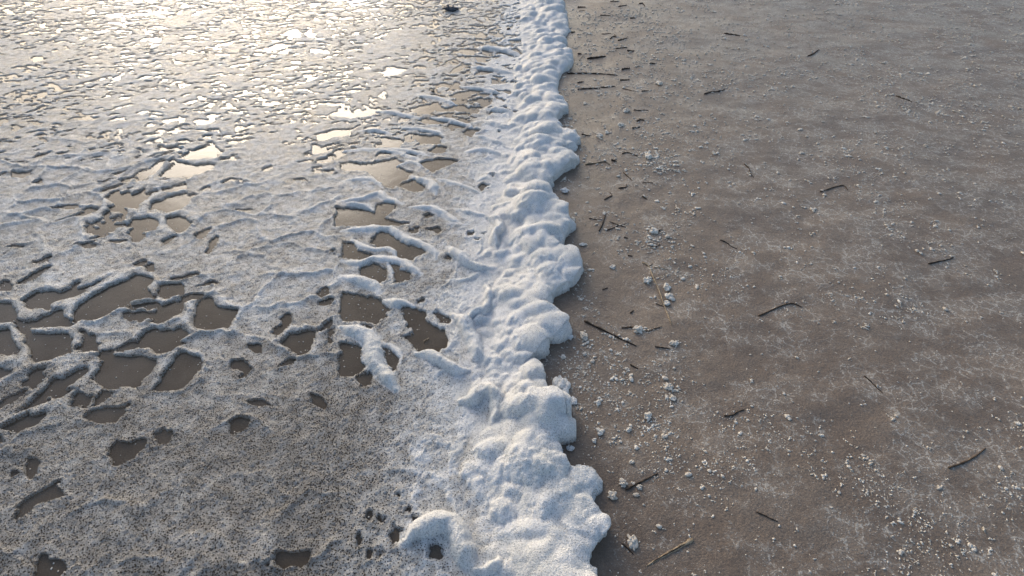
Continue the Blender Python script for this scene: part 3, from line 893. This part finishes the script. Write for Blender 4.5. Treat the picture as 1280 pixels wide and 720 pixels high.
T, D, B, S, W = 'twig', M_DARK, M_BROWN, M_STRAW, M_WEED
STICKS = [
 ('twig',[(722,9.4),(732,9)],9,D,'small dark twig nearest the bank in the top row of debris'),
 ('twig',[(724,14),(731,13)],6,D,'thin dark twig just below the topmost twig near the bank'),
 ('twig',[(773,8.5),(783.5,6.5)],10,D,'stubby dark twig at the top in the middle of the sand'),
 ('weed_scrap',[(799,5),(803,4.6),(806,7.8)],10,D,'dark hooked scrap of weed in a white crumb patch at the top'),
 ('twig',[(763,2),(774,2.2)],7,D,'dark twig at the very top edge of the sand'),
 ('twig',[(750,19.4),(767.5,19.4)],6,D,'long thin dark twig across the upper sand, second row of debris'),
 ('twig',[(787.5,23),(794,23)],9,D,'short dark twig above a white crumb at the upper right'),
 ('twig',[(752,42.5),(764,42)],5,B,'thin brown twig left of the tangled debris at the upper middle'),
 ('weed_scrap',[(762.5,49),(766,46),(770,46.3),(768,43)],7,D,'crooked dark scrap in the middle of the tangled debris'),
 ('twig',[(772.5,51),(784,47.5)],9,D,'thick dark twig with a pale side right of the tangled debris'),
 ('twig',[(714,41),(719,40)],9,D,'black chip touching the bank far up the beach'),
 ('twig',[(769,61),(784,59.4)],7,D,'foam-dusted dark twig above the short black chip in the white crumb field'),
 ('twig',[(784,64),(793,64)],9,D,'short black chip in the white crumb field'),
 ('twig',[(734,73.7),(757,70.6)],10,D,'thick dark twig with foam along its top above the long driftwood rod'),
 ('twig',[(724,76),(729,67)],4,S,'thin pale upright stalk beside the thick foam-topped twig'),
 ('twig',[(777,87.5),(782,86),(787.5,86)],9,D,'curved dark twig in crumbs right of the long driftwood rod'),
 ('twig',[(812,80),(819,80)],8,D,'small dark chip at the right above the white tuft'),
 ('twig',[(722,67.5),(727,67.5)],7,D,'small dark chip between the bank and the thick foam-topped twig'),
 ('driftwood_rod',[(709,92),(740,92),(772,94.4)],7,D,'longest straight dark driftwood rod reaching out from under the bank'),
 ('twig',[(775,100.6),(787,100)],8,D,'dark twig off the right end of the long driftwood rod'),
 ('twig',[(722,103.7),(730,102)],6,D,'short slanted dark twig between the two long dark sticks near the bank'),
 ('twig',[(722,112),(750,110.6)],7,D,'long dark stick below the driftwood rod, left of two in line'),
 ('twig',[(751,109.2),(769,108.5)],7,D,'long dark stick below the driftwood rod, right of two in line'),
 ('twig',[(777.5,111),(795.6,114.4)],4,B,'thin slanting brown twig right of the two sticks in line'),
 ('twig',[(802,114.4),(810.6,113.5)],7,B,'short brown twig at the end of the thin slanting one'),
 ('twig',[(792,137.5),(810.6,138)],4,B,'thin straight brown twig alone on crumb-strewn sand'),
 ('weed_scrap',[(796,152),(800,150),(806,150.6)],9,D,'curled dark chip under white crumbs'),
 ('twig',[(790,160.6),(800,158.7)],8,D,'dark chip half under a low mound below the curled chip'),
 ('twig',[(727,168),(737,170)],5,D,'thin dark twig above the upper finger-like lobe'),
 ('twig',[(777.5,192),(785,191),(797.5,195.6)],6,D,'bent dark twig with crumbs at the edge of the bright splash'),
 ('weed_scrap',[(731,206),(746,204),(756,202.5),(762.5,206)],5,W,'arched dull green weed stem beside the finger-like lobes'),
 ('twig',[(764,200.6),(771,202)],6,D,'short black twig with a white crumb right of the arched weed'),
 ('twig',[(779,215.6),(790.6,226)],4,B,'thin straight twig slanting down below the bent twig'),
 ('twig',[(773,235.4),(781,234.6),(783.3,233),(783,230.6)],4.5,D,'hook-shaped dark twig lying alone on bare sand'),
 ('twig',[(755,250),(762,246),(765,244.6),(762,240)],4.5,B,'forked brown twig bent back at its upper end'),
 ('twig',[(803,228.4),(817,228.8)],2.5,B,'hair-thin brown stem lying level at the right'),
 ('twig',[(803,245.6),(809,249.4)],5,B,'short slanting twig with a white crumb at the right'),
 ('twig',[(748.7,289.4),(753,280),(757.5,267)],5.5,D,'thick upright dark twig crossing a pale one'),
 ('twig',[(736,273),(745,274.5),(754,274)],3.5,B,'thin level twig crossed by the thick upright one'),
 ('twig',[(762,277.5),(772,281),(782.5,284.4)],4,B,'foam-covered twig sloping down, one of the crossed pair'),
 ('twig',[(758.7,288),(772,283),(786,278.7)],4,B,'foam-covered twig sloping up, one of the crossed pair'),
 ('twig',[(709,310.6),(717,307.5)],4.5,D,'short dark twig by the notch in the bank'),
 ('twig',[(785,319.4),(790.6,320.6)],5,D,'tiny dark chip above the pale stalk'),
 ('twig',[(780,297),(785,297.8)],4,D,'tiny dark chip below the crossed pair of twigs'),
 ('twig',[(814,308.7),(820,309),(825,305.6)],3.5,D,'small curved twig below the beige clump'),
 ('twig',[(822,290),(828,286.5)],4.5,D,'small dark twig behind the beige clump'),
 ('twig',[(753,362),(760,360)],4,D,'small dark sliver on bare sand opposite the widest lobe'),
 ('twig',[(787.5,391.5),(792,388)],4,D,'small black sliver left of the pale stalk'),
 ('twig',[(730,401.5),(752,412),(774,423),(795.6,432.8)],5.2,D,'long thick dark stick with foam beads lying aslant in the middle of the sand'),
 ('twig',[(777,410),(793,409.5),(808,414),(819,410.6),(827.5,408.5)],4,B,'forked twig caked with foam passing through the rounded clump'),
 ('twig',[(818.5,433.5),(838,436.4)],4,D,'short dark twig at right with a flat clump on its end'),
 ('twig',[(788,456),(797.6,461)],4,D,'short dark twig alone below the long thick stick'),
 ('twig',[(781.7,612.7),(800,603),(822.3,592)],4,D,'straight black foreground stick with foam balls at its lower end'),
 ('twig',[(777.5,679.4),(785,686),(792,693)],3.6,D,'small dark twig under the two-lobed clump at the bottom'),
 ('twig',[(707.7,581.5),(712,575)],3.5,D,'tiny black twig against the bank above its widest foreground lobe'),
]
for nm, pts, r, m, lab in STICKS:
    stick(nm, pts, r * rng.uniform(0.58, 0.85), m, lab, 'weed' if nm == 'weed_scrap' else 'twig')
MORE = [
 ('twig',[(905,42),(925,45)],8,D,'dark level twig far out on the open sand at upper right'),
 ('twig',[(1010,70),(1024,62)],8,B,'brown slanted twig far out on the open sand at upper right'),
 ('twig',[(880,118),(906,112)],6,B,'thin brown twig right of the short twigs, off the end of the long sticks'),
 ('twig',[(1120,120),(1140,128)],7,D,'dark crooked twig near the upper right edge'),
 ('twig',[(930,205),(942,222)],4.5,D,'small dark twig pointing down the open sand right of the crumb field'),
 ('twig',[(1025,240),(1052,232),(1060,238)],4.5,B,'bent brown twig in the middle of the open sand'),
 ('twig',[(900,300),(921,311)],4,D,'dark sliver right of the beige clump on open sand'),
 ('twig',[(1160,330),(1192,322)],4.5,D,'dark twig near the right edge at mid height'),
 ('twig',[(948,395),(985,380),(1003,384)],3.8,B,'long bent brown twig right of the pale stalk'),
 ('twig',[(1080,470),(1104,492)],3.6,D,'short dark twig in the lower open sand at right'),
 ('twig',[(905,520),(931,512)],3.4,D,'short dark twig right of the ragged pair of clumps'),
 ('twig',[(1185,585),(1232,560)],3.8,B,'brown twig in the lower right corner of the open sand'),
 ('twig',[(945,640),(972,652)],3.2,D,'small dark twig right of the split reed'),
]
for nm, pts, r, m, lab in MORE:
    stick(nm, pts, r * rng.uniform(0.6, 0.85), m, lab, 'twig')
stalk = stick('dry_stalk', [(802.5,328),(810.6,333),(816,346),(823,362.5),(831,385),(840,407.5)], 3.4, S, 'long pale dry plant stalk with side branches at the right edge of the photo', 'stalk', None, taper=0.6)
for pts, m in (([(810.6,333),(816,329.5)], B), ([(817,334.5),(826,335),(835,337)], S), ([(820,380),(826,382),(831,384)], B), ([(822,372),(825,378),(828,382)], S)):
    stick('branch', pts, 1.8, m, parent=stalk)
# split reed: two pale walls with a dark channel between
reed = stick('split_reed', [(866, 674.5), (843, 688), (825, 697.5), (807.7, 707.5)], 5.4, S, 'pale split reed with a dark channel in the bottom right corner', 'reed', None, taper=0.30, flat=0.45)
stick('channel', [(864, 675.5), (842, 688.2), (826, 696.6), (813, 704)], 2.0, D, parent=reed, lift=0.0022, taper=0.4)
stick('side_splinter', [(866, 672.5), (846, 684), (828, 694)], 1.7, S, parent=reed, lift=0.001, taper=0.4)
# in the water
stick('twig', [(529.5,428),(536.5,423)], 2.6, S, 'tiny pale twig lying in the brown pool', 'twig', None, water=True)
stick('weed_scrap', [(540,115.5),(543,115)], 7, D, 'tiny black speck of weed on the far foam sheet', 'weed', None, water=True)
stick('weed_scrap', [(634,38),(638,37)], 10, D, 'small black scrap on the far foam sheet near the bank', 'weed', None, water=True)
x, y = G(563, 13.5, 0.0)
rs = np.random.RandomState(4)
nz = fbm(IV4[:, 0] * 3 + 4, IV4[:, 1] * 3 + IV4[:, 2] * 2, 44, 3) - 0.5
V = IV4 * (1 + 0.5 * nz)[:, None] * np.array([0.075, 0.05, 0.026])
V[:, 2] += 0.012 * (IV4[:, 0] < -0.2)
o = mesh_obj('mussel_shell', V, IF4, M_STONE); o.location = (x, y, 0.016)
tag(o, 'dark blue-grey lump lying on the foam sheet at the top', 'shell')

# ------------------------------------------------------------------ crumbs of foam strewn over the sand (past counting)
rs = np.random.RandomState(11)
def crumb_candidates(n):
    yy = np.exp(rs.uniform(math.log(0.9), math.log(9.5), n)) * 1.0 - 0.75
    xx = (0.02 + rs.rand(n) ** 1.0 * 0.82) * (yy + 1.45)
    return xx, yy
cx_, cy_ = crumb_candidates(150000)
rI = np.array([(p[0], p[1]) for p in rE])
edge_x = np.interp(cy_, rI[::-1, 1], rI[::-1, 0])
den = sstep(0.46, 0.66, fbm(cx_ * 3.6, cy_ * 3.6, 101, 4)) * 0.65
den *= 0.35 + sstep(0.35, 0.62, fbm(cx_ * 13, cy_ * 13, 103, 3))
den += 0.05
den *= 1 - 0.35 * sstep(0.24, 0.30, cx_ / (cy_ + 1.45))
den += 0.22 * sstep(0.4, 1.4, cx_ - edge_x) * sstep(1.2, 2.6, cy_) * sstep(0.40, 0.60, fbm(cx_ * 8, cy_ * 8, 105, 4))
den += 0.55 * sstep(1.8, 4.0, cy_) * sstep(0.38, 0.62, fbm(cx_ * 5.5, cy_ * 5.5, 102, 4))
PATCH = [(826,205,26,70,.9),(800,30,40,20,.5),(775,85,40,14,.6),(800,100,30,10,.6),(722,470,24,36,.55),(728,365,14,50,.7),(815,300,26,26,.6),(770,200,40,30,.4),
         (730,60,14,60,.25),(720,335,16,14,.7),(750,540,20,14,.6),(835,560,12,60,.35),(700,110,8,60,.6),(712,157,9,20,.8),(830,600,14,20,.5),(735,390,40,8,.4)]
big_ = np.zeros(len(cx_))
for px, py, rw, rh, s in PATCH:
    x0, y0 = G(px, py); m = PXM(x0, y0)
    xa, ya = G(px, py - rh * .5); xb, yb = G(px, py + rh * .5)
    sxx = rw * m * 0.8; syy = abs(ya - yb) * 0.65
    big_ += s * np.exp(-((cx_ - x0) / sxx) ** 2 - ((cy_ - y0) / syy) ** 2) * (py < 330)
    den += 1.7 * s * np.exp(-((cx_ - x0) / sxx) ** 2 - ((cy_ - y0) / syy) ** 2) * sstep(0.35, 0.6, fbm(cx_ * 9, cy_ * 9, 104, 3))
ok = (cx_ > edge_x + 0.012) & (rs.rand(len(cx_)) < den * 0.50)
cx_, cy_, big_ = cx_[ok], cy_[ok], big_[ok]
# beads of foam caught along the sticks
bxs, bys = [cx_], [cy_]
for pts in ([(715,388),(730,401),(752,412),(774,423),(795,432)], [(777,410),(793,409),(808,414),(827,408)], [(736,273),(754,274)], [(762,277.5),(782,284)], [(759,288),(786,279)],
            [(734,72),(757,69.5)], [(710,91),(772,93)], [(722,111),(769,107.5)], [(769,60),(784,58.5)], [(722,492),(731,485)], [(709,503),(699,507)]):
    C = catmull([G(*p) for p in pts], 12)
    k = max(8, int(np.linalg.norm(np.diff(C, axis=0), axis=1).sum() * 130))
    t = rs.rand(k) * (len(C) - 1.001); i = t.astype(int); f = (t - i)[:, None]
    p = C[i] * (1 - f) + C[i + 1] * f + rs.normal(0, 0.006, (k, 2))
    bxs.append(p[:, 0]); bys.append(p[:, 1])
cx_, cy_ = np.concatenate(bxs), np.concatenate(bys)
big_ = np.concatenate([big_, np.zeros(len(cx_) - len(big_))])
n = len(cx_)
k_ = rs.choice([1, 1, 2, 3, 4], n)
idx = np.repeat(np.arange(n), k_)
base_s = np.exp(rs.normal(math.log(0.0017), 0.50, n)) * (1 + 0.24 * np.clip(cy_ - 0.5, 0, 5)) * (1 + 0.35 * np.clip(big_, 0, 1))
first = np.concatenate([[True], idx[1:] != idx[:-1]])
size = np.clip(base_s[idx] * np.where(first, 1.0, rs.uniform(0.45, 0.9, len(idx))), 0.0009, 0.0095)
off = np.where(first[:, None], 0, rs.normal(0, 1.3, (len(idx), 2)) * base_s[idx][:, None])
cx_, cy_ = cx_[idx] + off[:, 0], cy_[idx] + off[:, 1]
n = len(cx_)
cand = np.nonzero((pool < -0.006) & (strand_h < 0.001) & (DLf < -0.1) & (fy > 0.3) & (fy < 4.0))[0]
cand = rs.choice(cand, 420, replace=False)
size = np.concatenate([size, rs.uniform(0.0010, 0.0032, len(cand))])
cx_, cy_ = np.concatenate([cx_, fx[cand]]), np.concatenate([cy_, fy[cand]])
n = len(cx_)
cz_ = np.maximum(sand_z(cx_, cy_), 0.0) + size * 0.25
ang = rs.uniform(0, 6.28, n); el = 1 + rs.gamma(1.0, 0.22, n)
IV1, IF1 = ico(1)
J = 1 + rs.uniform(-0.26, 0.26, (n, 12))
P = IV0[None] * J[:, :, None]
ca, sa = np.cos(ang), np.sin(ang)
def crumb_mesh(sel, IV, IF, jit):
    m = len(sel); nv = len(IV)
    P = IV[None] * (1 + rs.uniform(-jit, jit, (m, nv)))[:, :, None]
    sz, e = size[sel], el[sel]
    lx = P[:, :, 0] * (sz * e)[:, None]; ly = P[:, :, 1] * (sz / np.sqrt(e))[:, None]; lz = P[:, :, 2] * (sz * 0.48)[:, None]
    c, d = ca[sel][:, None], sa[sel][:, None]
    V = np.stack([cx_[sel][:, None] + lx * c - ly * d, cy_[sel][:, None] + lx * d + ly * c, cz_[sel][:, None] + lz], -1).reshape(-1, 3)
    return V, (IF[None] + (np.arange(m) * nv)[:, None, None]).reshape(-1, 3)
order = np.argsort(-size)
Va, Fa = crumb_mesh(order[:7000], IV1, IF1, 0.16)
Vb, Fb = crumb_mesh(order[7000:], IV0, IF0, 0.26)
V = np.concatenate([Va, Vb]); F = np.concatenate([Fa, Fb + len(Va)])
tag(mesh_obj('foam_crumbs', V, F, M_CLUMP), 'fine white crumbs of drying foam strewn over the wet sand', 'foam crumbs', kind='stuff')
